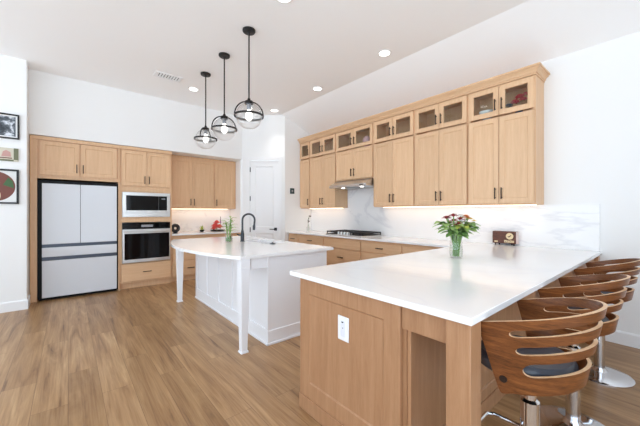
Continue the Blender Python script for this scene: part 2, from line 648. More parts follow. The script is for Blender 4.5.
# ------------------------------------------------------------------ right wall: upper cabinets
XF = 3.91
UB = 1.412     # underside
UY = [5.36, 5.0, 4.2, 3.28, 2.5, 1.725, 1.0]
UL = ['narrow one-door maple wall cabinet at the pantry end of the right wall',
      'maple wall cabinet with glass tops left of the range hood, third widest run from pantry',
      'short maple wall cabinet with two small doors directly above the steel range hood',
      'tall maple wall cabinet with glass tops just right of the range hood',
      'tall maple wall cabinet with empty glass tops, second from the open right end',
      'tall maple wall cabinet at the right end, white bowl and red flowers inside']
UL[1] = 'two-door maple wall cabinet with glass tops touching the left side of the range hood'
SPLIT0, SPLIT1, GT = 2.452, 2.476, 2.825
for i in range(6):
    ya, yb = UY[i], UY[i + 1]
    wd = ya - yb
    t = thing('wall_cabinet', UL[i], 'cabinet', (XF, ya, 0), -PI / 2, 'wall cabinets on the right wall')
    zb = 1.905 if i == 2 else UB
    dp = W - XF - 0.002
    mb = MB()
    mb.box(0.0005, wd - .0005, 0.027, dp, zb, 2.462)                       # solid lower box
    mb.box(0.0005, .018, .02, dp, 2.462, 2.845).box(wd - .018, wd - .0005, .02, dp, 2.462, 2.845)
    mb.box(.018, wd - .018, dp - .012, dp, 2.462, 2.845).box(.018, wd - .018, .02, dp, 2.828, 2.845)
    mb.box(.018, .03, .02, .04, 2.462, 2.828).box(wd - .03, wd - .018, .02, .04, 2.462, 2.828)
    mb.build('body', MAPLE, t)
    g = 0.012
    if i == 0:
        door(t, g, wd - g, zb + .016, SPLIT0, 'R', zb + .13)
        door(t, g, wd - g, SPLIT1, GT, 'R', SPLIT1 + .125, True)
    else:
        c = wd / 2
        for (a, b, sd) in ((g, c - .003, 'R'), (c + .003, wd - g, 'L')):
            door(t, a, b, zb + .016, SPLIT0, sd, zb + .135)
            door(t, a, b, SPLIT1, GT, sd, SPLIT1 + .125, True)

# crown moulding along the run and round the right end
prof = [(0.018, 2.832), (-0.008, 2.832), (-0.008, 2.850), (-0.018, 2.852), (-0.018, 2.862), (-0.026, 2.878), (-0.046, 2.893), (-0.046, 2.902), (-0.058, 2.904), (-0.058, 2.926), (0.018, 2.926)]
mb = MB()
Lr = UY[0] - UY[6]
n = len(prof)
vs = [(0.0, y, z) for y, z in prof]
vs += [(Lr - y, y, z) for y, z in prof]
dpt = W - XF - 0.002
vs += [(Lr - y, dpt, z) for y, z in prof]
fs = [tuple(range(n)), tuple(range(3 * n - 1, 2 * n - 1, -1))]
for s in (0, n):
    fs += [(s + k, s + n + k, s + n + (k + 1) % n, s + (k + 1) % n) for k in range(n)]
mb.add(vs, fs)
cm = mb.build('crown_moulding', MAPLE_H, None, loc=(XF, UY[0], 0))
cm.rotation_euler = (0, 0, -PI / 2)
tag(cm, 'stepped maple crown moulding along the top of the right wall cabinets', 'moulding')

# things behind the glass doors
o = MB().lathe([(.035, 0), (.04, .02), (.06, .05), (.085, .09), (.092, .125), (.088, .125), (.08, .09), (.05, .055), (.001, .045)], n=28, cap1=False).build('bowl', CERAM, None, loc=(XF + .135, 1.545, 2.463))
tag(o, 'white bowl behind glass in the rightmost wall cabinet', 'bowl')


def bloom(mb, c, r, n=9, mi=0, layers=2, tilt=0.6):
    c = Vector(c)
    for l in range(layers):
        rr = r * (1 - 0.22 * l)
        for k in range(n):
            a = 2 * PI * k / n + l * 0.35
            e = tilt - 0.45 + 0.5 * l
            d = Vector((math.cos(a) * math.cos(e), math.sin(a) * math.cos(e), math.sin(e)))
            mb.leaf(c, d, rr, rr * 0.75, 0.15, mi, 0.3, 4)
    mb.ball(c + Vector((0, 0, r * .18)), r * 0.3, 8, mi)
    return mb


t = thing('flower_posy', 'red and blue-grey posy behind glass in the rightmost wall cabinet', 'flowers', (XF + .125, 1.19, 2.463))
MB().lathe([(.03, 0), (.036, .01), (.042, .07), (.034, .10)], n=16).build('pot', PBLU, t)
mb = MB()
for a, b, z in ((0, 0, .20), (.03, .05, .16), (-.04, -.02, .20), (.0, -.07, .22), (-.02, -.05, .16), (-.04, .03, .15)):
    bloom(mb, (a, b, z), .05, 7)
mb.build('bloom', PRED if False else mat('bright_red_petal', srgb(226, 60, 76), .5), t)
mb = MB()
for a, b, z in ((-.05, .09, .12), (.02, .10, .11)):
    bloom(mb, (a, b, z), .045, 7)
mb.build('bloom', PBLU, t)
o = MB().lathe([(.03, 0), (.04, .01), (.045, .05), (.07, .10), (.072, .14), (.05, .18), (.03, .20)], n=24).build('round_jar', PINK, None, loc=(XF + .12, 3.52, 2.463))
tag(o, 'rounded pale pink jar behind glass above the range hood', 'jar')

# under-cabinet light strips (real LED bars)
for i, (ya, yb) in enumerate([(5.3, 4.25), (3.24, 1.05)]):
    lab = ['warm light bar under the wall cabinets left of the range hood', 'long warm light bar under the wall cabinets right of the range hood'][i]
    o = MB().box(-.012, .012, yb, ya, 0, .012).build('light_bar', STRIP, None, loc=(W - .10, 0, UB - .012))
    tag(o, lab, 'light')
    area('under_cabinet_light', (W - .14, (ya + yb) / 2, UB - .016), (0, 0, 0), 0.05, ya - yb, 0.45 * (ya - yb), (1.0, 0.82, 0.62))

# ------------------------------------------------------------------ range hood
t = thing('range_hood', 'slim stainless steel range hood under the short wall cabinet', 'range hood', (XF, 4.19, 0), -PI / 2)
hw = 0.90
MB().extrude_x([(-.17, 1.77), (.33, 1.77), (.33, 1.902), (0.0, 1.902), (-.165, 1.812), (-.172, 1.805)], 0, hw).build('body', STEEL, t, 0.003)
for k in (.22, .68):
    MB().lathe([(.032, 0), (.032, .004)], (k, -.02, 1.764), 20).build('lamp', LAMP, t)
MB().box(.34, .56, -.06, .20, 1.765, 1.771).build('filter', GREYP, t)
MB().box(.76, .84, -.176, -.170, 1.782, 1.796).build('control_panel', BLKPLAST, t)

# ------------------------------------------------------------------ right wall: base cabinets
XB = 3.61
BL = ['narrow maple base cabinet at the pantry end of the right counter',
      'maple base cabinet with a top drawer left of the cooktop cabinet',
      'wide maple drawer cabinet directly under the gas cooktop',
      'maple drawer cabinet just right of the cooktop cabinet',
      'maple corner base cabinet mostly hidden behind the peninsula top']
for i in range(5):
    ya, yb = UY[i], UY[i + 1]
    wd = ya - yb
    t = thing('base_cabinet', BL[i], 'cabinet', (XB, ya, 0), -PI / 2, 'base cabinets on the right wall')
    MB().box(.0005, wd - .0005, .02, W - XB - .004, .10, .883).box(.0005, wd - .0005, .085, W - XB - .004, 0, .10).build('body', MAPLE, t)
    g = .014
    drawer(t, g, wd - g, .70, .85, i != 2)
    if i in (2, 3):
        drawer(t, g, wd - g, .405, .682)
        drawer(t, g, wd - g, .12, .388)
    elif i == 0:
        door(t, g, wd - g, .12, .682, 'R', .58)
    else:
        door(t, g, wd / 2 - .0015, .12, .682, 'R', .58)
        door(t, wd / 2 + .0015, wd - g, .12, .682, 'L', .58)

ct = MB().box(3.572, W - .003, 1.736, YE - .003, .884, .914).build('worktop', QUARTZ, None, 0.003)
tag(ct, 'white quartz worktop along the right wall under the cooktop', 'worktop')
bs = MB().box(W - .016, W - .002, 0.52, YE - .004, .915, UB - .002).box(W - .016, W - .002, 3.285, 4.195, UB - .002, 1.768).build('backsplash', MARBLE, None)
tag(bs, 'white veined marble backsplash on the right wall under the cabinets', 'backsplash')

# ------------------------------------------------------------------ gas cooktop
t = thing('gas_cooktop', 'steel gas cooktop with black iron grates on the right counter', 'cooktop', (3.62, 4.19, .914), -PI / 2)
MB().box(0, .90, 0.03, .54, 0, .018).build('body', STEEL, t, .006)
MB().box(.012, .888, .13, .53, .018, .030).box(.012, .29, .045, .14, .018, .030).box(.61, .888, .045, .14, .018, .030).build('burner_pan', IRON, t, .003)
for k in range(3):
    x0 = .01 + k * .297
    mb = MB()
    y0, y1 = (.155 if k == 1 else .05), .53
    for yy in (y0, (y0 + y1) / 2 - .006, y1 - .012):
        mb.box(x0, x0 + .286, yy, yy + .014, .05, .072)
    for xx in (x0, x0 + .07, x0 + .137, x0 + .205, x0 + .272):
        mb.box(xx, xx + .014, y0, y1, .05, .072)
    for xx in (x0, x0 + .272):
        for yy in (y0, y1 - .014):
            mb.box(xx, xx + .014, yy, yy + .014, .018, .052)
    mb.build('grate', IRON, t, .002)
for (bx, by, r) in ((.15, .16, .045), (.15, .41, .038), (.45, .35, .06), (.75, .16, .038), (.75, .41, .045)):
    MB().lathe([(r, 0), (r, .01), (r * .8, .014), (r * .8, .022), (r * .3, .026)], (bx, by, .018), 20).build('burner', IRON, t)
for k in range(5):
    MB().lathe([(.029, 0), (.029, .006), (.025, .008), (.023, .044), (.018, .048)], (.30 + .075 * k, .078, .018), 18).build('knob', STEEL, t)

# ------------------------------------------------------------------ peninsula
PX0, PXE = 1.18, W - .02
t = thing('kitchen_peninsula', 'maple breakfast peninsula base with panelled end and corner post', 'peninsula', (0, 0, 0))
MB().box(1.235, XB - .004, .83, 1.64, .0, .883).build('body', MAPLE_SHADE, t)
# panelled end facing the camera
d = shaker(0.805, 0.785, .022, .10, .008).build('end_panel', MAPLE_SHADE, t, .002, loc=(1.212, 1.655, .098))
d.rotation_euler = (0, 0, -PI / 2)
MB().box(1.204, 1.234, .845, 1.657, 0, .098).build('skirting', MAPLE_SHADE, t, .003)
MB().taper(1.245, .566, 0, .883, .10, .10, .10, .10).build('corner_post', MAPLE_SHADE, t, .003)
MB().taper(W - .09, .566, 0, .883, .10, .10, .10, .10).build('corner_post', MAPLE_SHADE, t, .003)
MB().box(1.222, 1.245, .616, .848, .765, .883).build('apron', MAPLE_SHADE, t, .002)
MB().box(1.296, W - .142, .545, .568, .765, .883).build('apron', MAPLE_SHADE, t, .002)
# panelled back of the base, in the knee space
for k in range(4):
    a, b = 1.24 + k * .59, 1.24 + (k + 1) * .59
    shaker(b - a - .004, .785, .02, .07, .008).build('back_panel', MAPLE_SHADE, t, .0015, loc=(a, .809, .098))
MB().box(1.236, XB - .006, .800, .829, 0, .098).build('skirting', MAPLE_SHADE, t, .003)

top = MB().prism([(PX0, .505), (W - .004, .505), (W - .004, 1.735), (PX0, 1.735)], .884, .914).build('peninsula_worktop', QUARTZ, None, .003)
tag(top, 'long white quartz worktop on the wooden peninsula in the foreground', 'worktop')

t = thing('electrical_outlet', 'white electrical outlet on the wooden end panel of the peninsula', 'outlet', (1.2195, 1.24, .65), -PI / 2)
MB().box(-.044, .044, -.006, .0, -.07, .07).build('cover_plate', WHITEP, t, .003)
sk = MB().box(-.018, .018, -.0085, -.005, -.046, .046).build('socket', mat('cool_white_plastic', srgb(226, 228, 236), .35), t, .002)
MB().box(-.010, .006, -.0094, -.0083, .034, .040).box(-.003, .003, -.0094, -.0083, .002, .006).build('slot', BLKPLAST, sk)

# ------------------------------------------------------------------ fridge wall
YF = 6.06
t = thing('fridge_cabinet', 'maple cabinet surrounding the white refrigerator with two doors above it', 'cabinet', (0, YF, 0))
MB().box(-.43, -.352, 0, .63, 0, 2.40).box(.645, .668, 0, .63, 0, 2.40).box(-.352, .645, .02, .63, 1.83, 2.40).box(-.43, .668, -.008, .63, 2.40, 2.455).build('body', MAPLE, t, .001)
door(t, -.326, .135, 1.885, 2.39, 'R', 2.0)
door(t, .150, .628, 1.885, 2.39, 'L', 2.0)

t = thing('refrigerator', 'white glass-fronted french door refrigerator with two freezer drawers', 'refrigerator', (0, YF, 0))
MB().box(-.348, .641, .0, .60, .03, 1.80).box(-.33, .62, .06, .55, 0, .03).build('body', BLKPLAST, t)
MB().box(-.298, .1435, -.03, -.001, .845, 1.755).build('door', WGLASS, t, .003)
MB().box(.1485, .622, -.03, -.001, .845, 1.755).build('door', WGLASS, t, .003)
MB().box(-.298, .622, -.03, -.001, .655, .795).build('drawer', WGLASS, t, .003)
MB().box(-.298, .622, -.03, -.001, .05, .600).build('drawer', WGLASS, t, .003)
MB().box(-.298, .622, -.022, -.001, .797, .843).build('handle_strip', NAVY, t)
MB().box(-.298, .622, -.022, -.001, .602, .653).build('handle_strip', NAVY, t)

t = thing('oven_cabinet', 'tall maple cabinet housing the microwave and wall oven', 'cabinet', (0, YF, 0))
mb = MB()
mb.box(.670, 1.478, .02, .63, .10, .445).box(.670, 1.478, .02, .63, 1.672, 2.40).box(.670, 1.478, -.008, .63, 2.40, 2.455)
mb.box(.670, .698, .0, .63, .445, 1.672).box(1.450, 1.478, .0, .63, .445, 1.672).box(.698, 1.45, .0, .63, 1.15, 1.24).box(.698, 1.45, .58, .63, .445, 1.672)
mb.box(.670, 1.478, .07, .63, 0, .10)
mb.build('body', MAPLE, t, .001)
door(t, .690, 1.067, 1.785, 2.39, 'R', 1.89)
door(t, 1.072, 1.458, 1.785, 2.39, 'L', 1.89)
drawer(t, .690, 1.458, .13, .43)

t = thing('microwave', 'built-in stainless microwave with black glass door above the oven', 'microwave', (.702, YF, 1.242))
mb = MB()
W1, H1 = .744, .428
for (a, b, c, e) in ((0, W1, 0, .07), (0, W1, H1 - .055, H1), (0, .055, .07, H1 - .055), (W1 - .05, W1, .07, H1 - .055)):
    mb.box(a, b, -.015, .0, c, e)
mb.box(.03, W1 - .03, 0, .45, .03, H1 - .03)
mb.build('trim_frame', STEEL, t, .002)
MB().box(.057, .555, -.012, -.001, .116, H1 - .057).build('door', BLKGLASS, t, .002)
MB().box(.558, W1 - .052, -.012, -.001, .116, H1 - .057).build('control_panel', BLKGLASS, t, .002)
MB().box(.60, .660, -.0135, -.0118, .315, .333).build('display', GREYP, t)
MB().box(.057, W1 - .052, -.013, -.001, .072, .113).build('vent_strip', STEEL, t, .002)

t = thing('wall_oven', 'built-in stainless wall oven with black glass window below the microwave', 'oven', (.702, YF, .455))
H2 = .685
MB().box(0, W1, .0, .5, 0, H2).build('body', STEEL, t)
MB().box(0, W1, -.02, -.0005, H2 - .11, H2).build('control_panel', BLKGLASS, t, .002)
MB().box(.28, .46, -.0215, -.0195, H2 - .075, H2 - .035).build('display', GREYP, t)
d = MB().box(0, W1, -.03, -.0005, .0, H2 - .115).build('door', STEEL, t, .003)
MB().box(.028, W1 - .018, -.033, -.029, .055, H2 - .185).build('window', BLKGLASS, d, .002)
MB().tube([(.02, -.075, H2 - .150), (W1 - .02, -.075, H2 - .150)], .012, 12).box(.04, .06, -.075, -.028, H2 - .158, H2 - .142).box(W1 - .06, W1 - .04, -.075, -.028, H2 - .158, H2 - .142).build('handle', STEEL, d)

# back wall uppers
YU = 6.355
t = thing('wall_cabinet', 'two-door maple wall cabinet beside the oven tower on the back wall', 'cabinet', (0, YU, 0), 0, 'wall cabinets on the back wall')
MB().box(1.482, 2.388, .02, YN - YU - .002, 1.40, 2.455).build('body', MAPLE, t)
door(t, 1.492, 1.934, 1.412, 2.40, 'R', 1.53)
door(t, 1.937, 2.382, 1.412, 2.40, 'L', 1.53)
t = thing('wall_cabinet', 'single-door maple wall cabinet at the right end of the back wall niche', 'cabinet', (0, YU, 0), 0, 'wall cabinets on the back wall')
MB().box(2.389, XN - .002, .02, YN - YU - .002, 1.40, 2.455).build('body', MAPLE, t)
door(t, 2.400, 2.835, 1.412, 2.40, 'L', 1.53)
o = MB().box(1.55, 2.78, -.012, .012, 0, .012).build('light_bar', STRIP, None, loc=(0, YN - .10, 1.388))
tag(o, 'warm light bar under the back wall cabinets beside the oven', 'light')
area('under_cabinet_light', (2.15, YN - .14, 1.384), (0, 0, 0), 1.25, .05, 1.1, (1.0, .82, .62))

t = thing('base_cabinet', 'maple three-drawer base cabinet beside the oven tower under the back counter', 'cabinet', (0, 6.09, 0), 0, 'base cabinets on the back wall')
MB().box(1.481, 2.17, .02, .60, .10, .883).box(1.481, 2.17, .085, .60, 0, .10).build('body', MAPLE, t)
for z0, z1 in ((.70, .85), (.405, .682), (.12, .388)):
    drawer(t, 1.495, 2.157, z0, z1)
t = thing('base_cabinet', 'maple base cabinet at the pantry end of the back counter', 'cabinet', (0, 6.09, 0), 0, 'base cabinets on the back wall')
MB().box(2.171, XN - .003, .02, .60, .10, .883).box(2.171, XN - .003, .085, .60, 0, .10).build('body', MAPLE, t)
drawer(t, 2.185, 2.86, .70, .85)
door(t, 2.185, 2.521, .12, .682, 'R', .58)
door(t, 2.524, 2.86, .12, .682, 'L', .58)
o = MB().box(1.481, XN - .003, 6.052, YN - .003, .884, .914).build('worktop', QUARTZ, None, .003)
tag(o, 'short white quartz worktop in the back wall niche beside the oven', 'worktop')
o = MB().box(1.481, XN - .003, YN - .016, YN - .002, .915, 1.398).build('backsplash', MARBLE, None)
tag(o, 'white marble backsplash in the back niche beside the oven', 'backsplash')

# ------------------------------------------------------------------ pantry door (part of the room)
o = MB()
o.box(DX0 + .006, DX1 - .006, .012, .05, .01, DH - .008)
dw = DX1 - DX0 - .012
dr = bpy.data.objects.new('door_1', None)
COL.objects.link(dr)
dr['kind'] = 'structure'
dr.location = DA
dr.rotation_euler = (0, 0, drz)


def panel_door(w_, h_, panels, t=.038, rec=.012, ch=.02):
    mb = MB()
    xs = [0, panels[0][0], panels[0][1], w_]
    zs = [0]
    for p in panels:
        zs += [p[2], p[3]]
    zs.append(h_)
    for i in range(3):
        for j in range(len(zs) - 1):
            if i == 1 and j % 2 == 1:
                x0, x1, z0, z1 = xs[1], xs[2], zs[j], zs[j + 1]
                a = [(x0, 0, z0), (x1, 0, z0), (x1, 0, z1), (x0, 0, z1)]
                b = [(x0 + ch, rec, z0 + ch), (x1 - ch, rec, z0 + ch), (x1 - ch, rec, z1 - ch), (x0 + ch, rec, z1 - ch)]
                mb.add(a + b, [(k, (k + 1) % 4, 4 + (k + 1) % 4, 4 + k) for k in range(4)] + [(4, 5, 6, 7)])
            else:
                mb.add([(xs[i], 0, zs[j]), (xs[i + 1], 0, zs[j]), (xs[i + 1], 0, zs[j + 1]), (xs[i], 0, zs[j + 1])], [(0, 1, 2, 3)])
    mb.box(0, w_, rec + .003, t, 0, h_)
    return mb


pd = panel_door(dw, DH - .02, [(.11, dw - .11, .20, .86), (.11, dw - .11, 1.0, DH - .14)]).build('door_panel', TRIM, dr, smooth=False, loc=(DX0 + .006, .004, .01))
for z in (.30, .95, 1.62, 2.24):
    MB().lathe([(.010, 0), (.010, .10)], (DX0 + .002, -.006, z - .05), 10).box(DX0 - .006, DX0 + .018, -.003, .004, z - .05, z + .05).build('hinge', GREYMETAL, dr)
MB().box(DX1 - .098, DX1 - .038, -.006, .004, .935, .995).tube([(DX1 - .068, .0, .965), (DX1 - .068, -.05, .965)], .012).tube([(DX1 - .062, -.05, .965), (DX1 - .185, -.05, .965)], .009).build('door_handle', BLACK, dr)

# wall control on the end wall
t = thing('wall_control', 'small dark teal square control panel on the white wall by the pantry', 'wall control', (3.715, YE, 1.785))
MB().box(-.055, .055, -.012, -.0005, -.06, .06).build('plate', TEAL, t, .004)
MB().box(-.02, .02, -.0135, -.0115, -.022, .022).build('screen', GREYP, t)

# ------------------------------------------------------------------ kitchen island
IX0, IX1, IY0, IY1 = 1.515, 2.30, 2.61, 4.815
t = thing('kitchen_island', 'white painted kitchen island with panelled sides and two tapered legs', 'island', (0, 0, 0))
MB().box(IX0 + .012, IX1, IY0 + .012, IY1, .0, .66).box(IX0 + .012, 1.92, IY0 + .012, IY1, .66, .883).box(2.29, IX1, IY0 + .012, IY1, .66, .883).box(1.92, 2.29, IY0 + .012, 3.39, .66, .883).box(1.92, 2.29, 4.13, IY1, .66, .883).build('body', ISLAND, t)
mb = MB()
mb.box(IX0, IX0 + .013, IY0, IY1, .78, .883).box(IX0, IX0 + .013, IY0, IY1, .0, .15)
for y in [IY0 + .03 + k * (IY1 - IY0 - .06) / 5 for k in range(6)]:
    mb.box(IX0, IX0 + .0125, y - .03, y + .03, .15, .78)
mb.build('side_panel', ISLAND, t, .002)
mb = MB()
mb.box(IX0 + .0135, IX1, IY0, IY0 + .013, .0, .14)
mb.build('end_panel', ISLAND, t, .002)
MB().box(IX0 - .012, IX0, IY0 - .012, IY1, 0, .022).box(IX0 - .012, IX1, IY0 - .012, IY0, 0, .022).build('shoe_moulding', ISLAND, t, .004)
LEGS = [(1.268, 2.638), (1.268, 4.75)]
for lx, ly in LEGS:
    mb = MB().taper(lx, ly, .018, .80, .058, .058, .092, .092).taper(lx, ly, .80, .883, .092, .092, .092, .092)
    mb.taper(lx, ly, 0, .018, .078, .078, .070, .070)
    mb.build('leg', ISLAND, t, .003)
MB().box(1.338, IX0 + .001, 2.615, 2.64, .775, .883).build('apron', ISLAND, t, .002)
# arched brackets joining leg and side
mb = MB()
pts = [(2.713, .883)]
for k in range(9):
    a = PI / 2 * k / 8
    pts.append((2.713 + .20 * (1 - math.cos(a)) , .66 + .175 * math.sin(a)))
pts.append((4.697 - .20, .835))
for k in range(8, -1, -1):
    a = PI / 2 * k / 8
    pts.append((4.697 - .20 * (1 - math.cos(a)), .66 + .175 * math.sin(a)))
pts.append((4.697, .883))
mb.extrude_x(pts, 1.275, 1.300)
mb.build('apron', ISLAND, t, .001)

# island worktop with a bowed left side and a sink cut-out
pts = [(1.212, 2.585), (2.375, 2.585), (2.375, 4.88), (1.212, 4.88)]
ya, yb, bow = 2.585, 4.88, .235
for k in range(1, 24):
    s = k / 24
    pts.append((1.212 - bow * (1 - (2 * s - 1) ** 2), yb + (ya - yb) * s))
SX0, SX1, SY0, SY1 = 1.955, 2.255, 3.42, 4.10
me = bpy.data.meshes.new('island_worktop')
bm = bmesh.new()
ov = [bm.verts.new((x, y, .884)) for x, y in pts]
hp = [(SX0, SY0), (SX1, SY0), (SX1, SY1), (SX0, SY1)]
hv = [bm.verts.new((x, y, .884)) for x, y in hp]
ed = [bm.edges.new((ov[i], ov[(i + 1) % len(ov)])) for i in range(len(ov))] + [bm.edges.new((hv[i], hv[(i + 1) % 4])) for i in range(4)]
bmesh.ops.triangle_fill(bm, use_beauty=True, use_dissolve=False, edges=ed)
r = bmesh.ops.extrude_face_region(bm, geom=list(bm.faces))
bmesh.ops.translate(bm, vec=(0, 0, .03), verts=[g for g in r['geom'] if isinstance(g, bmesh.types.BMVert)])
bmesh.ops.recalc_face_normals(bm, faces=bm.faces)
bm.to_mesh(me)
bm.free()
me.materials.append(QUARTZ)
o = bpy.data.objects.new('island_worktop', me)
COL.objects.link(o)
tag(o, 'white quartz island worktop with a bowed left edge', 'worktop')

t = thing('kitchen_sink', 'white undermount sink set into the island worktop beside the faucet', 'sink', (0, 0, 0))
mb = MB()
a, b, c, e = SX0 - .008, SX1 + .008, SY0 - .008, SY1 + .008
mb.box(a - .01, a, c, e, .70, .8835).box(b, b + .01, c, e, .70, .8835).box(a - .01, b + .01, c - .01, c, .70, .8835).box(a - .01, b + .01, e, e + .01, .70, .8835).box(a - .01, b + .01, c - .01, e + .01, .69, .70)
mb.build('basin', SINK, t)
MB().lathe([(.045, 0), (.045, .003), (.03, .004)], ((SX0 + SX1) / 2, 3.76, .70), 20).build('drain', GREYMETAL, t)

fx, fy = 1.875, 3.93
t = thing('faucet', 'tall dark gooseneck kitchen faucet on the island', 'faucet', (fx, fy, .914))
MB().lathe([(.034, 0), (.034, .006), (.027, .012), (.025, .10), (.019, .14), (.016, .16)], n=20).build('base', GREYMETAL, t)
path = [(0, 0, .15), (0, 0, .30)]
R = .085
dirx, diry = .82, -.57
for k in range(1, 15):
    a = PI * k / 14 * 1.06
    q = R * (1 - math.cos(a))
    path.append((q * dirx, q * diry, .30 + R * math.sin(a)))
lx, ly, lz = path[-1]
path.append((lx - .004 * dirx, ly - .004 * diry, lz - .05))
MB().tube(path, .0135, 14).build('spout', GREYMETAL, t)
p = path[-1]
MB().tube([p, (p[0] - .004, p[1], p[2] - .02), (p[0] - .006, p[1], p[2] - .075)], [.015, .019, .017], 14).build('spray_head', GREYMETAL, t)
MB().tube([(0, 0, .085), (-.045, .02, .09), (-.07, .03, .105)], [.012, .010, .007], 10).build('lever', GREYMETAL, t)
o = MB().lathe([(.006, 0), (.038, 0), (.040, .004), (.034, .010), (.012, .012), (.010, .022), (.004, .024)], n=20).build('sink_stopper', GREYMETAL, None, loc=(2.02, 3.36, .914))
tag(o, 'small dark round stopper lying on the island beside the sink', 'sink stopper')

# ------------------------------------------------------------------ pendants
PL = ['black pendant lamp with clear glass globe nearest the camera over the island',
      'middle black pendant lamp with clear glass globe over the island',
      'black pendant lamp with clear glass globe farthest back, nearest the oven']


def pendant(label, x, y, rz):
    t = thing('pendant_lamp', label, 'pendant lamp', (x, y, H), rz, 'pendant lamps over the island')
    MB().lathe([(.072, -.001), (.072, -.018), (.066, -.026), (.02, -.030), (.012, -.045)], n=28).build('canopy', BLACK, t)
    zc = 2.575 - H
    MB().tube([(0, 0, -.03), (0, 0, zc)], .0085, 12).build('rod', BLACK, t)
    zr = 2.42 - H
    Rg = .146
    MB().lathe([(.014, zc + .045), (.020, zc + .02), (.045, zc + .012), (.050, zc - .012), (.046, zc - .02)], n=24).build('cap', BLACK, t)
    rr = .160
    mb = MB()
    mb.lathe([(rr + .006, zr - .010), (rr + .006, zr + .010), (rr - .006, zr + .010), (rr - .006, zr - .010), (rr + .006, zr - .010)], n=48, cap0=False, cap1=False)
    mb.build('ring', BLACK, t)
    for s in (-1, 1):
        pts = []
        for k in range(13):
            a = PI / 2 * k / 12
            pts.append((s * (.03 + (rr - .03) * math.sin(a)), 0, zr + (zc - zr + .005) * math.cos(a)))
        MB().tube(pts, .0075, 8).build('arm', BLACK, t)
    th = .003
    for nm, a0, a1, gm in (('glass_dome', 17, 88, GLASS), ('glass_bowl', 92, 180, FROST)):
        pr = []
        for k in range(17):
            a = math.radians(a0 + (a1 - a0) * k / 16)
            pr.append((max(.0005, Rg * math.sin(a)), zr + Rg * math.cos(a)))
        inner = [(max(.0004, r_ * (Rg - th) / Rg), zr + (z_ - zr) * (Rg - th) / Rg) for r_, z_ in reversed(pr)]
        MB().lathe(pr + inner + [pr[0]], n=40, cap0=False, cap1=False).build(nm, gm, t)
    MB().lathe([(.024, zc - .02), (.024, zc - .07), (.018, zc - .085)], n=20).build('socket', GREYP, t)
    bb = MB()
    bb.lathe([(.016, zc - .085), (.020, zc - .10), (.034, zc - .135), (.038, zc - .165), (.030, zc - .195), (.004, zc - .21)], n=20)
    bb.build('bulb', BULB, t)
    return t


for k, yy in enumerate((3.14, 3.845, 4.545)):
    pendant(PL[k], 1.578, yy, [-.45, -.1, .75][k])

# ------------------------------------------------------------------ ceiling lights and vent
DLP = [((193.5, 89), 'round recessed ceiling light left of the pendant lamps near the vent'),
       ((274.5, 110.5), 'round recessed ceiling light above the pantry door'),
       ((317.5, 88.5), 'round recessed ceiling light above the far end of the right wall cabinets'),
       ((384.5, 53), 'round recessed ceiling light nearest the camera above the right cabinets'),
       ((284, -3), 'round recessed ceiling light cut off by the top edge of the photo')]
ss, cc = math.sin(math.radians(YAW)), math.cos(math.radians(YAW))


def at(px, py, z):
    d_ = 300.0 * (1.32 - z) / (py - 212.5)
    k = (px - 320) / 300.0
    return (d_ * (ss + k * cc), d_ * (cc - k * ss))


for (p, lab) in DLP:
    x, y = at(p[0], p[1], H)
    t = thing('ceiling_light', lab, 'ceiling light', (x, y, H), 0, 'recessed ceiling lights')
    MB().lathe([(.088, -.0005), (.088, -.006), (.068, -.008), (.066, -.0005)], n=32, cap0=False, cap1=False).build('trim_ring', WHITEP, t)
    MB().lathe([(.066, -.001), (.066, -.004)], n=32).build('lens', LAMP, t)
    sd = bpy.data.lights.new('downlight_beam', 'SPOT')
    sd.energy = 28
    sd.spot_size = math.radians(84)
    sd.spot_blend = 1.0
    sd.shadow_soft_size = 0.07
    sd.color = (1.0, 0.98, 0.96)
    so = bpy.data.objects.new('downlight_beam', sd)
    so.location = (x, y, H - .02)
    COL.objects.link(so)
x, y = at(168.5, 76.5, H)
t = thing('air_vent', 'white louvred air vent in the ceiling left of the pendant lamps', 'air vent', (x, y, H))
MB().box(-.19, .19, -.10, -.075, -.012, -.0005).box(-.19, .19, .075, .10, -.012, -.0005).box(-.19, -.165, -.075, .075, -.012, -.0005).box(.165, .19, -.075, .075, -.012, -.0005).build('frame', WHITEP, t, .002)
mb = MB()
for k in range(9):
    xx = -.15 + k * .0375
    mb.add([(xx - .012, -.075, -.003), (xx + .010, -.075, -.014), (xx + .012, -.075, -.012), (xx - .010, -.075, -.001),
            (xx - .012, .075, -.003), (xx + .010, .075, -.014), (xx + .012, .075, -.012), (xx - .010, .075, -.001)],
           [(0, 1, 2, 3), (7, 6, 5, 4), (0, 4, 5, 1), (1, 5, 6, 2), (2, 6, 7, 3), (3, 7, 4, 0)])
mb.build('louvre', WHITEP, t)
MB().box(-.165, .165, -.075, .075, -.0008, -.0004).build('duct_opening', BLKPLAST, t)

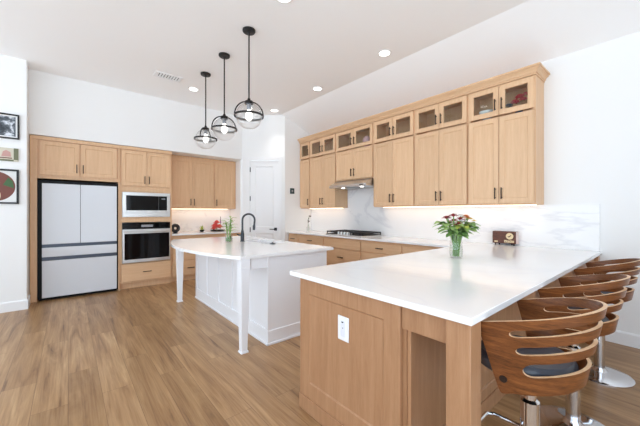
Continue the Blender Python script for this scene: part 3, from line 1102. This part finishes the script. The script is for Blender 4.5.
# ------------------------------------------------------------------ bar stools
def stool_band():
    Rb, arm, th = .234, .122, .013
    Lh = Rb * PI / 2 + arm

    def plan(s):
        a = abs(s)
        sg = 1 if s > 0 else -1
        if a <= Rb * PI / 2:
            an = a / Rb
            return sg * Rb * math.sin(an), -Rb * math.cos(an), sg * math.sin(an), -math.cos(an)
        return sg * Rb, a - Rb * PI / 2, sg, 0.0
    sl = [(.825, .048, .372, .030), (.595, .054, .352, .030), (.335, .090, .330, .042)]   # centre t, half height, half length, end rounding
    S = []
    N = 44
    for i in range(N + 1):
        S.append(Lh * i / N)
    for (_, _, hl, rd) in sl:
        for k in range(1, 8):
            S.append(hl - rd * (1 - math.sin(PI / 2 * k / 8)) + 0.0)
        S.append(hl)
        S.append(hl - rd)
    S = sorted(set(round(v, 5) for v in S))
    S = [-v for v in reversed(S) if v > 1e-6] + S
    grid = []
    for s in S:
        u = abs(s) / Lh
        e = max(0.0, 1 - u)
        b = math.cos(PI / 2 * min(1, abs(s) / (Rb * PI / 2 + arm)))
        zt = .868 + .097 * b ** 1.1
        zb = .592 + .058 * b ** 1.2
        # the foot of each arm is rounded and leans back
        lean = max(0.0, (abs(s) - (Lh - .10)) / .10)
        zb2 = zb + .05 * max(0, lean - .45) ** 2 / .30
        row = []
        ts = [0.0]
        for (ct_, hh, hl, rd) in reversed(sl):
            a = abs(s)
            if a >= hl:
                g = 0.0
            elif a > hl - rd:
                q = (a - (hl - rd)) / rd
                g = math.sqrt(max(0, 1 - q * q))
            else:
                g = 1.0
            ts += [ct_ - hh * g, ct_ + hh * g]
        ts.append(1.0)
        # extra rows so that the long arms curve
        for tt in ts:
            x, y, nx, ny = plan(s)
            z = zb2 + (zt - zb2) * tt
            off = .006 - .060 * (1 - tt) * (.35 + .65 * b)
            yy = y
            if y > 0:
                yy = y * (1 - .55 * (1 - tt))
            row.append(((x + nx * off, yy + ny * off, z), (nx, ny), tt))
        grid.append(row)
    vs, fs, mi = [], [], []
    nr = 8
    for row in grid:
        for (p, nv, tt) in row:
            vs.append((p[0] + nv[0] * th / 2, p[1] + nv[1] * th / 2, p[2]))
        for (p, nv, tt) in row:
            vs.append((p[0] - nv[0] * th / 2, p[1] - nv[1] * th / 2, p[2]))

    def vid(i, j, inn):
        return i * nr * 2 + (nr if inn else 0) + j
    M_ = len(grid)
    for i in range(M_ - 1):
        for j in range(nr - 1):
            hole = j % 2 == 1
            z_a = abs(vs[vid(i, j + 1, 0)][2] - vs[vid(i, j, 0)][2]) > 1e-5
            z_b = abs(vs[vid(i + 1, j + 1, 0)][2] - vs[vid(i + 1, j, 0)][2]) > 1e-5
            if hole:
                if z_a or z_b:
                    fs.append((vid(i, j, 0), vid(i + 1, j, 0), vid(i + 1, j, 1), vid(i, j, 1))); mi.append(1)
                    fs.append((vid(i, j + 1, 0), vid(i, j + 1, 1), vid(i + 1, j + 1, 1), vid(i + 1, j + 1, 0))); mi.append(1)
                continue
            fs.append((vid(i, j, 0), vid(i, j + 1, 0), vid(i + 1, j + 1, 0), vid(i + 1, j, 0))); mi.append(0)
            fs.append((vid(i, j, 1), vid(i + 1, j, 1), vid(i + 1, j + 1, 1), vid(i, j + 1, 1))); mi.append(0)
        fs.append((vid(i, 0, 0), vid(i + 1, 0, 0), vid(i + 1, 0, 1), vid(i, 0, 1))); mi.append(1)
        fs.append((vid(i, nr - 1, 0), vid(i, nr - 1, 1), vid(i + 1, nr - 1, 1), vid(i + 1, nr - 1, 0))); mi.append(1)
    for i in (0, M_ - 1):
        for j in range(nr - 1):
            if abs(vs[vid(i, j + 1, 0)][2] - vs[vid(i, j, 0)][2]) > 1e-5:
                fs.append((vid(i, j, 0), vid(i, j, 1), vid(i, j + 1, 1), vid(i, j + 1, 0))); mi.append(1)
    mb = MB()
    mb.v, mb.f, mb.m = vs, fs, mi
    return mb


def make_stool(label, loc):
    t = thing('bar_stool', label, 'bar stool', loc, 0, 'bar stools along the peninsula')
    o = stool_band().build('backrest', [WALNUT, WEDGE], t)
    bm = bmesh.new()
    bm.from_mesh(o.data)
    bmesh.ops.remove_doubles(bm, verts=bm.verts, dist=1e-5)
    bmesh.ops.recalc_face_normals(bm, faces=bm.faces)
    bm.to_mesh(o.data)
    bm.free()
    # seat cushion: rounded front, a little deeper than wide
    prof = [(.120, .664), (.165, .670), (.182, .684), (.186, .706), (.182, .728), (.168, .742), (.10, .749), (.001, .748)]
    mb = MB()
    n_ = 40
    vs, fs = [], []
    for r_, z_ in prof:
        for k in range(n_):
            a = 2 * PI * k / n_
            x, y = r_ * math.cos(a), r_ * math.sin(a)
            vs.append((x, y + (0.035 if y > 0 else 0.035 + y * .08), z_ - .03))
    for i in range(len(prof) - 1):
        for k in range(n_):
            k2 = (k + 1) % n_
            fs.append((i * n_ + k, i * n_ + k2, (i + 1) * n_ + k2, (i + 1) * n_ + k))
    fs.append(tuple(range(n_ - 1, -1, -1)))
    mb.add(vs, fs)
    mb.build('seat', VINYL, t)
    MB().lathe([(.12, .610), (.14, .622), (.14, .636)], n=28).build('seat_plate', BLKPLAST, t)
    for s in (-1, 1):
        MB().lathe([(.014, -.004), (.014, .003), (.008, .007)], (s * .222, .03, .66), 14, axis='x').build('bolt', BRONZE, t)
    MB().lathe([(.024, .33), (.024, .59), (.045, .595), (.045, .612)], n=24).build('gas_lift', CHROME, t)
    MB().lathe([(.036, .03), (.036, .50), (.024, .51)], n=24).build('column', CHROME, t)
    MB().lathe([(.205, 0), (.205, .008), (.195, .014), (.12, .022), (.055, .034), (.034, .06), (.032, .075)], n=48).build('base', CHROME, t)
    pts = []
    for k in range(17):
        a = math.radians(-52 + 284 * k / 16) 
        pts.append((.125 * math.cos(a), .075 + .105 * math.sin(a), .29))
    pts = [(.028, .0, .29), (.09, .0, .29), (.125, .05, .29), (.125, .19, .29), (.10, .215, .29), (-.10, .215, .29), (-.125, .19, .29), (-.125, .05, .29), (-.09, 0, .29), (-.028, 0, .29)]
    MB().tube(pts, .010, 10).lathe([(.036, .27), (.036, .31)], n=20).build('footrest', CHROME, t)
    return t


s1 = make_stool('bent walnut bar stool nearest the camera, at the corner post of the peninsula', (1.545, .415, 0))
for lab, x in (('middle bent walnut bar stool, between the nearest and the farthest', 2.37),
               ('bent walnut bar stool farthest from the camera, beside the right wall', 3.33)):
    c = copy_tree(s1)
    c['label'] = lab
    c.location = (x, .412, 0)
s1['label'] = 'bent walnut bar stool nearest the camera, at the corner post of the peninsula'

# ------------------------------------------------------------------ flowers on the peninsula
VX, VY, VZ = 2.66, 1.275, .914
t = thing('glass_vase', 'clear glass vase of mixed flowers on the peninsula worktop', 'vase', (VX, VY, VZ))
outer = [(.052, 0), (.055, .01), (.058, .06), (.053, .12), (.050, .16), (.060, .205)]
inner = [(.057, .205), (.047, .16), (.050, .12), (.055, .06), (.052, .014), (.001, .012)]
MB().lathe(outer + inner, n=32, cap0=True, cap1=False).build('glass', GLASS, t)
MB().lathe([(.0515, .0135), (.0545, .06), (.050, .115)], n=32).build('water', WATER, t)
random.seed(5)


def stem_thing(name, label, group, cat, lean, ang, top, kind, base=(VX, VY, VZ), foot=.012):
    a = ang
    dx, dy = math.cos(a), math.sin(a)
    t = thing(name, label, cat, base, 0, group)
    p0 = (dx * .030 * math.cos(a * 9), dy * .030 * math.cos(a * 5), foot + .005)
    p1 = (dx * .026, dy * .026, .19)
    p2 = (dx * lean, dy * lean, top)
    pts = []
    for k in range(9):
        s = k / 8
        pts.append(tuple((1 - s) ** 2 * p0[j] + 2 * s * (1 - s) * p1[j] + s * s * p2[j] for j in range(3)))
    MB().tube(pts, .0048, 7).build('stem', STEM, t)
    tip = Vector(p2)
    if kind == 'leaf':
        mb = MB()
        for k in range(5):
            b = a + (k - 2) * .75
            mb.leaf(tip - Vector((dx, dy, 1)) * .010 * (k % 3), (math.cos(b), math.sin(b), .15 + .12 * (k % 2)), .125, .068, .35)
        mb.build('leaf', [LEAF, LEAFD, LEAFY][int(top * 1000) % 3], t)
    else:
        mb = MB()
        bloom(mb, tip, .046 if kind != 'spray' else .036, 9, 0, 4)
        if kind == 'spray':
            for q in range(4):
                bloom(mb, tip + Vector((random.uniform(-.05, .05), random.uniform(-.05, .05), random.uniform(-.03, .02))), .024, 6, 0, 2)
        return t, mb
    return t


# directions are angles round the vase; 5.4 is towards the right of the photo, 2.3 towards its left
for k, (an, le, tp) in enumerate(((2.4, .085, .355), (3.3, .075, .375), (2.9, .03, .33), (4.3, .05, .345), (3.9, .075, .30))):
    t, mb = stem_thing('flower', 'dark red bloom in the glass vase on the peninsula', 'dark red flowers in the peninsula vase', 'flower', le, an, tp, 'b')
    mb.build('bloom', PRED, t)
for k, (an, le, tp) in enumerate(((1.2, .03, .385), (5.6, .04, .375), (4.6, .06, .33), (2.0, .07, .36))):
    t, mb = stem_thing('flower', 'white bloom at the top of the bouquet in the glass vase on the peninsula', 'white flowers in the peninsula vase', 'flower', le, an, tp, 'b')
    mb.build('bloom', PWHT, t)
for k, (an, le, tp) in enumerate(((5.2, .09, .36), (5.8, .125, .35))):
    t, mb = stem_thing('flower', 'small yellow and orange sprays on the right of the peninsula bouquet', 'yellow sprays in the peninsula vase', 'flower', le, an, tp, 'spray')
    mb.build('bloom', [PORG, PYEL][k], t)
for k, (an, le, tp) in enumerate(((2.2, .10, .315), (2.7, .085, .27), (3.4, .05, .30), (4.2, .055, .25), (4.7, .06, .29), (5.1, .085, .27), (5.5, .10, .31), (5.9, .12, .28), (0.3, .08, .32), (1.5, .06, .30), (4.4, .03, .225), (3.0, .035, .235))):
    stem_thing('leafy_sprig', 'green leafy sprig in the glass vase on the peninsula', 'leafy sprigs in the peninsula vase', 'foliage', le, an, tp, 'leaf')

# brown wooden box with cream emblem
t = thing('wooden_box', 'small brown wooden radio-shaped box with cream emblem on the peninsula', 'decorative box', (4.135, 1.515, .914), -PI / 2)
bw, bh, bd = .262, .150, .085
MB().box(0, bw, .004, bd, .022, .022 + bh).build('body', BROWNBOX, t, .003)
MB().box(bw, bw + .004, .004, bd, .024, .020 + bh).build('side_panel', mat('pale_pink_side', srgb(222, 200, 194), .4), t, .001)
MB().lathe([(.040, 0), (.040, .006), (.036, .008)], (.195, .003, .022 + .093), 28, axis='y').build('emblem', CREAM, t)
mb = MB()
# abstract bird-like mark on the round emblem
mb.prism([(-.022, -.004), (-.004, .000), (.012, .014), (.022, .012), (.012, .002), (.004, -.010), (-.012, -.014)], 0, .0015)
mk = mb.build('emblem_mark', BROWNBOX, t, loc=(.195, -.0045, .022 + .093))
mk.rotation_euler = (PI / 2, 0, 0)
mb = MB()
for k, (a, b) in enumerate(((.135, .163), (.168, .188), (.193, .217), (.222, .240))):
    mb.box(a, b, -.002, .005, .036, .036 + [.030, .026, .028, .026][k])
    mb.box(a + .007, b - .007, -.0026, -.0018, .045, .052, 1)
mb.build('lettering', [CREAM, BROWNBOX], t, .001)
MB().box(.024, .062, -.001, .005, .036, .054).build('badge', CREAM, t, .001)
for x in (.03, .06, .20, .235):
    MB().lathe([(.006, 0), (.009, .022)], (x, .02 if x in (.03, .235) else .065, 0), 12).build('foot', BLKPLAST, t)

# ------------------------------------------------------------------ island vase with bamboo
BX, BY, BZ = 1.665, 3.90, .914
t = thing('glass_vase', 'small square-shouldered glass vase of green bamboo on the island', 'vase', (BX, BY, BZ))
MB().lathe([(.046, 0), (.050, .008), (.052, .10), (.048, .125), (.045, .125), (.049, .10), (.047, .012), (.001, .010)], n=28, cap1=False).build('glass', GLASS, t)
MB().lathe([(.0462, .0115), (.0480, .07)], n=28).build('water', WATER, t)
for k, (dx, dy, hh) in enumerate(((.012, .0, .36), (-.014, .012, .30), (.0, -.016, .25), (.02, .015, .22))):
    t = thing('bamboo_stalk', 'green lucky bamboo stalk in the small vase on the island', 'plant', (BX + dx, BY + dy, BZ), 0, 'bamboo stalks in the island vase')
    pts, rs = [], []
    for q in range(13):
        s = q / 12
        pts.append((dx * 1.2 * s * s, dy * 1.2 * s * s, .014 + hh * .86 * s))
        rs.append(.0075 + (.0015 if q % 3 == 0 else 0))
    MB().tube(pts, rs, 10).build('stalk', STEM, t)
    mb = MB()
    for q in range(7):
        a = q * 2.3 + k
        mb.leaf((dx * .8, dy * .8, hh * (.62 + .05 * q)), (math.cos(a), math.sin(a), .7), .13, .034, .45)
    mb.build('leaf', LEAF, t)
    mb = MB()
    mb.tube([(dx * .5, dy * .5, .012), (dx * .8, dy * .8, .05)], .004, 6)
    mb.leaf((0, 0, .03), (.3, .2 - .1 * k, .8), .07, .045, .2)
    mb.leaf((0, 0, .02), (-.3, .2 - .1 * k, .8), .06, .045, .2)
    mb.ball((0, 0, .035), .022, 8)
    mb.build('root_leaf', LEAFD, t)

# ------------------------------------------------------------------ things on the back counter
CX, CY = 2.50, 6.46
t = thing('flower_bowl', 'low dark tray-like bowl holding a coral bloom on the back counter', 'bowl', (CX, CY, .914))
MB().lathe([(.09, 0), (.14, .006), (.158, .028), (.153, .028), (.136, .010), (.001, .008)], n=32, cap1=False).build('bowl', BLKCER, t)
t = thing('flower', 'large coral pink bloom in the dark bowl on the back counter', 'flower', (CX - .03, CY - .03, .924))
MB().tube([(0, 0, 0), (0, 0, .06)], .01, 8).build('stem', STEM, t)
mb = MB()
for p, r in (((-.04, -.02, .12), .10), ((.05, -.03, .10), .085), ((.0, .0, .19), .08), ((-.06, .02, .06), .07)):
    bloom(mb, p, r, 10, 0, 4, .35)
    mb.ball(p, r * .5, 10)
mb.tube([(0, 0, .05), (-.03, -.02, .13)], .006, 6).tube([(0, 0, .05), (.05, -.03, .10)], .006, 6).tube([(0, 0, .05), (0, 0, .19)], .006, 6).tube([(0, 0, .05), (-.05, .02, .07)], .006, 6)
mb.build('bloom', PCOR, t)
t = thing('flower', 'thin purple flower spike in the dark bowl on the back counter', 'flower', (CX + .06, CY, .924))
MB().tube([(0, 0, 0), (.01, 0, .2), (0, 0, .30)], .004, 8).build('stem', STEM, t)
mb = MB()
for q in range(9):
    mb.ball((.006, 0, .17 + q * .017), .013 - .001 * q, 6)
mb.build('bloom', PPUR, t)

t = thing('potted_plant', 'tiny potted succulent in the middle of the back counter', 'plant', (2.15, 6.42, .914))
MB().lathe([(.035, 0), (.048, .03), (.046, .045), (.042, .045), (.040, .038), (.001, .036)], n=24, cap1=False).build('pot', BLKCER, t)
mb = MB()
for q in range(11):
    a = q * 2.4
    e = .5 + .09 * q
    mb.leaf((0, 0, .036), (math.cos(a) * math.cos(e), math.sin(a) * math.cos(e), math.sin(e)), .075 + .004 * q, .02, .05)
mb.build('leaf', LEAFY, t)
t = thing('round_ornament', 'dark round ring-shaped ornament on the back counter beside the oven', 'ornament', (1.60, 6.30, .914))
pts = [(.056 * math.cos(2 * PI * k / 24), 0, .098 + .056 * math.sin(2 * PI * k / 24)) for k in range(24)]
MB().tube(pts, .034, 12, closed=True).build('ring', BLKCER, t)
MB().lathe([(.05, 0), (.045, .012), (.02, .02)], n=20).build('foot', BLKCER, t)

# ------------------------------------------------------------------ twig vase at the end of the right counter
TX, TY = 3.98, 5.14
t = thing('glass_bottle', 'slim clear bottle with dried twig at the end of the right counter', 'bottle', (TX, TY, .914))
MB().lathe([(.035, 0), (.040, .01), (.040, .08), (.018, .12), (.016, .17), (.013, .17), (.015, .12), (.036, .078), (.035, .014), (.001, .012)], n=24, cap1=False).build('glass', GLASS, t)
t = thing('dried_twig', 'pale dried twig with dark buds in the slim bottle by the pantry', 'dried flower', (TX, TY, .914))
MB().tube([(0, 0, .014), (.0, -.004, .17), (-.02, -.03, .28), (-.01, -.05, .33)], .003, 6).build('stem', STEM, t)
mb = MB()
for p in ((-.01, -.01, .20), (-.025, -.03, .24), (-.02, -.04, .27), (-.01, -.05, .33), (.01, -.07, .325), (.0, -.03, .215)):
    mb.ball(p, .013, 8)
mb.tube([(-.02, -.03, .28), (.01, -.07, .325)], .002, 5)
mb.build('bud', GREYMETAL, t)

# ------------------------------------------------------------------ pictures on the left wall
def frame_thing(name, label, cat, x1, w_, zb, zt, fw, fm):
    t = thing(name, label, cat, (x1 - w_, NIBY, zb))
    h_ = zt - zb
    MB().box(0, w_, -.025, -.001, 0, fw).box(0, w_, -.025, -.001, h_ - fw, h_).box(0, fw, -.025, -.001, fw, h_ - fw).box(w_ - fw, w_, -.025, -.001, fw, h_ - fw).build('frame', fm, t, .002)
    return t, h_


def yz(px, py):
    k = (px - 320) / 300.0
    d_ = NIBY / (cc - k * ss)
    return d_ * (ss + k * cc), 1.32 - (py - 212.5) * d_ / 300.0


x1, z0 = yz(19.5, 140)
_, z1 = yz(19.5, 115.5)
t, h_ = frame_thing('framed_picture', 'black-framed black and white photo, topmost on the left wall', 'picture', x1, .46, z0, z1, .018, BLACK)
MB().box(.018, .442, -.008, -.002, .018, h_ - .018).build('mat_board', MATW, t)
MB().box(.036, .424, -.0095, -.0075, .036, h_ - .036).build('photo', PHOTO, t)
x1, z0 = yz(18.6, 162)
_, z1 = yz(18.6, 149)
t = thing('wall_plaque', 'small cream and olive painted wooden plaque between the two framed pictures', 'plaque', (x1 - .36, NIBY, z0))
ph = z1 - z0
MB().box(0, .36, -.015, -.001, 0, ph).build('board', mat('weathered_cream', srgb(206, 200, 182), .6), t, .003)
MB().box(.315, .36, -.018, -.0145, .02, ph).box(0, .315, -.018, -.0145, 0, .022).build('border', PLQGRN, t)
MB().prism([(.20, .06), (.29, .06), (.285, .12), (.245, .145), (.215, .125)], 0, .003).build('painted_house', PLINK, t, loc=(0, -.0145, 0)).rotation_euler = (PI / 2, 0, 0)
MB().box(.02, .30, -.0165, -.0145, .035, .048).build('painted_stripe', EMBROWN, t)
x1, z0 = yz(19.0, 204)
_, z1 = yz(19.0, 170)
t, h_ = frame_thing('framed_picture', 'black-framed round brown emblem print, lowest on the left wall', 'picture', x1, z1 - z0, z0, z1, .022, BLACK)
MB().box(.022, h_ - .022, -.008, -.002, .022, h_ - .022).build('mat_board', MATW, t)
cxp, czp = h_ / 2, h_ / 2
rp = h_ / 2 - .034
MB().lathe([(rp, .0), (rp, .002)], (cxp, -.008, czp), 48, axis='y').build('round_print', EMBROWN, t)
mb = MB()
mb.prism([(.08, .02), (rp * .93, -.02), (rp * .88, .07), (.13, .12)], 0, .0015)
q = mb.build('green_patch', EMGREEN, t, loc=(cxp, -.0105, czp))
q.rotation_euler = (PI / 2, 0, 0)
mb = MB()
for a, b, c_, e_ in ((-.12, .06, -.10, -.085), (-.12, .06, -.16, -.145), (.045, .06, -.16, -.085), (-.08, .03, .10, .13), (-.12, .02, .02, .035), (-.02, .05, .04, .08)):
    mb.box(a, b, 0, .0015, c_, e_)
mb.build('print_marks', CREAM, t, loc=(cxp, -.0125, czp))
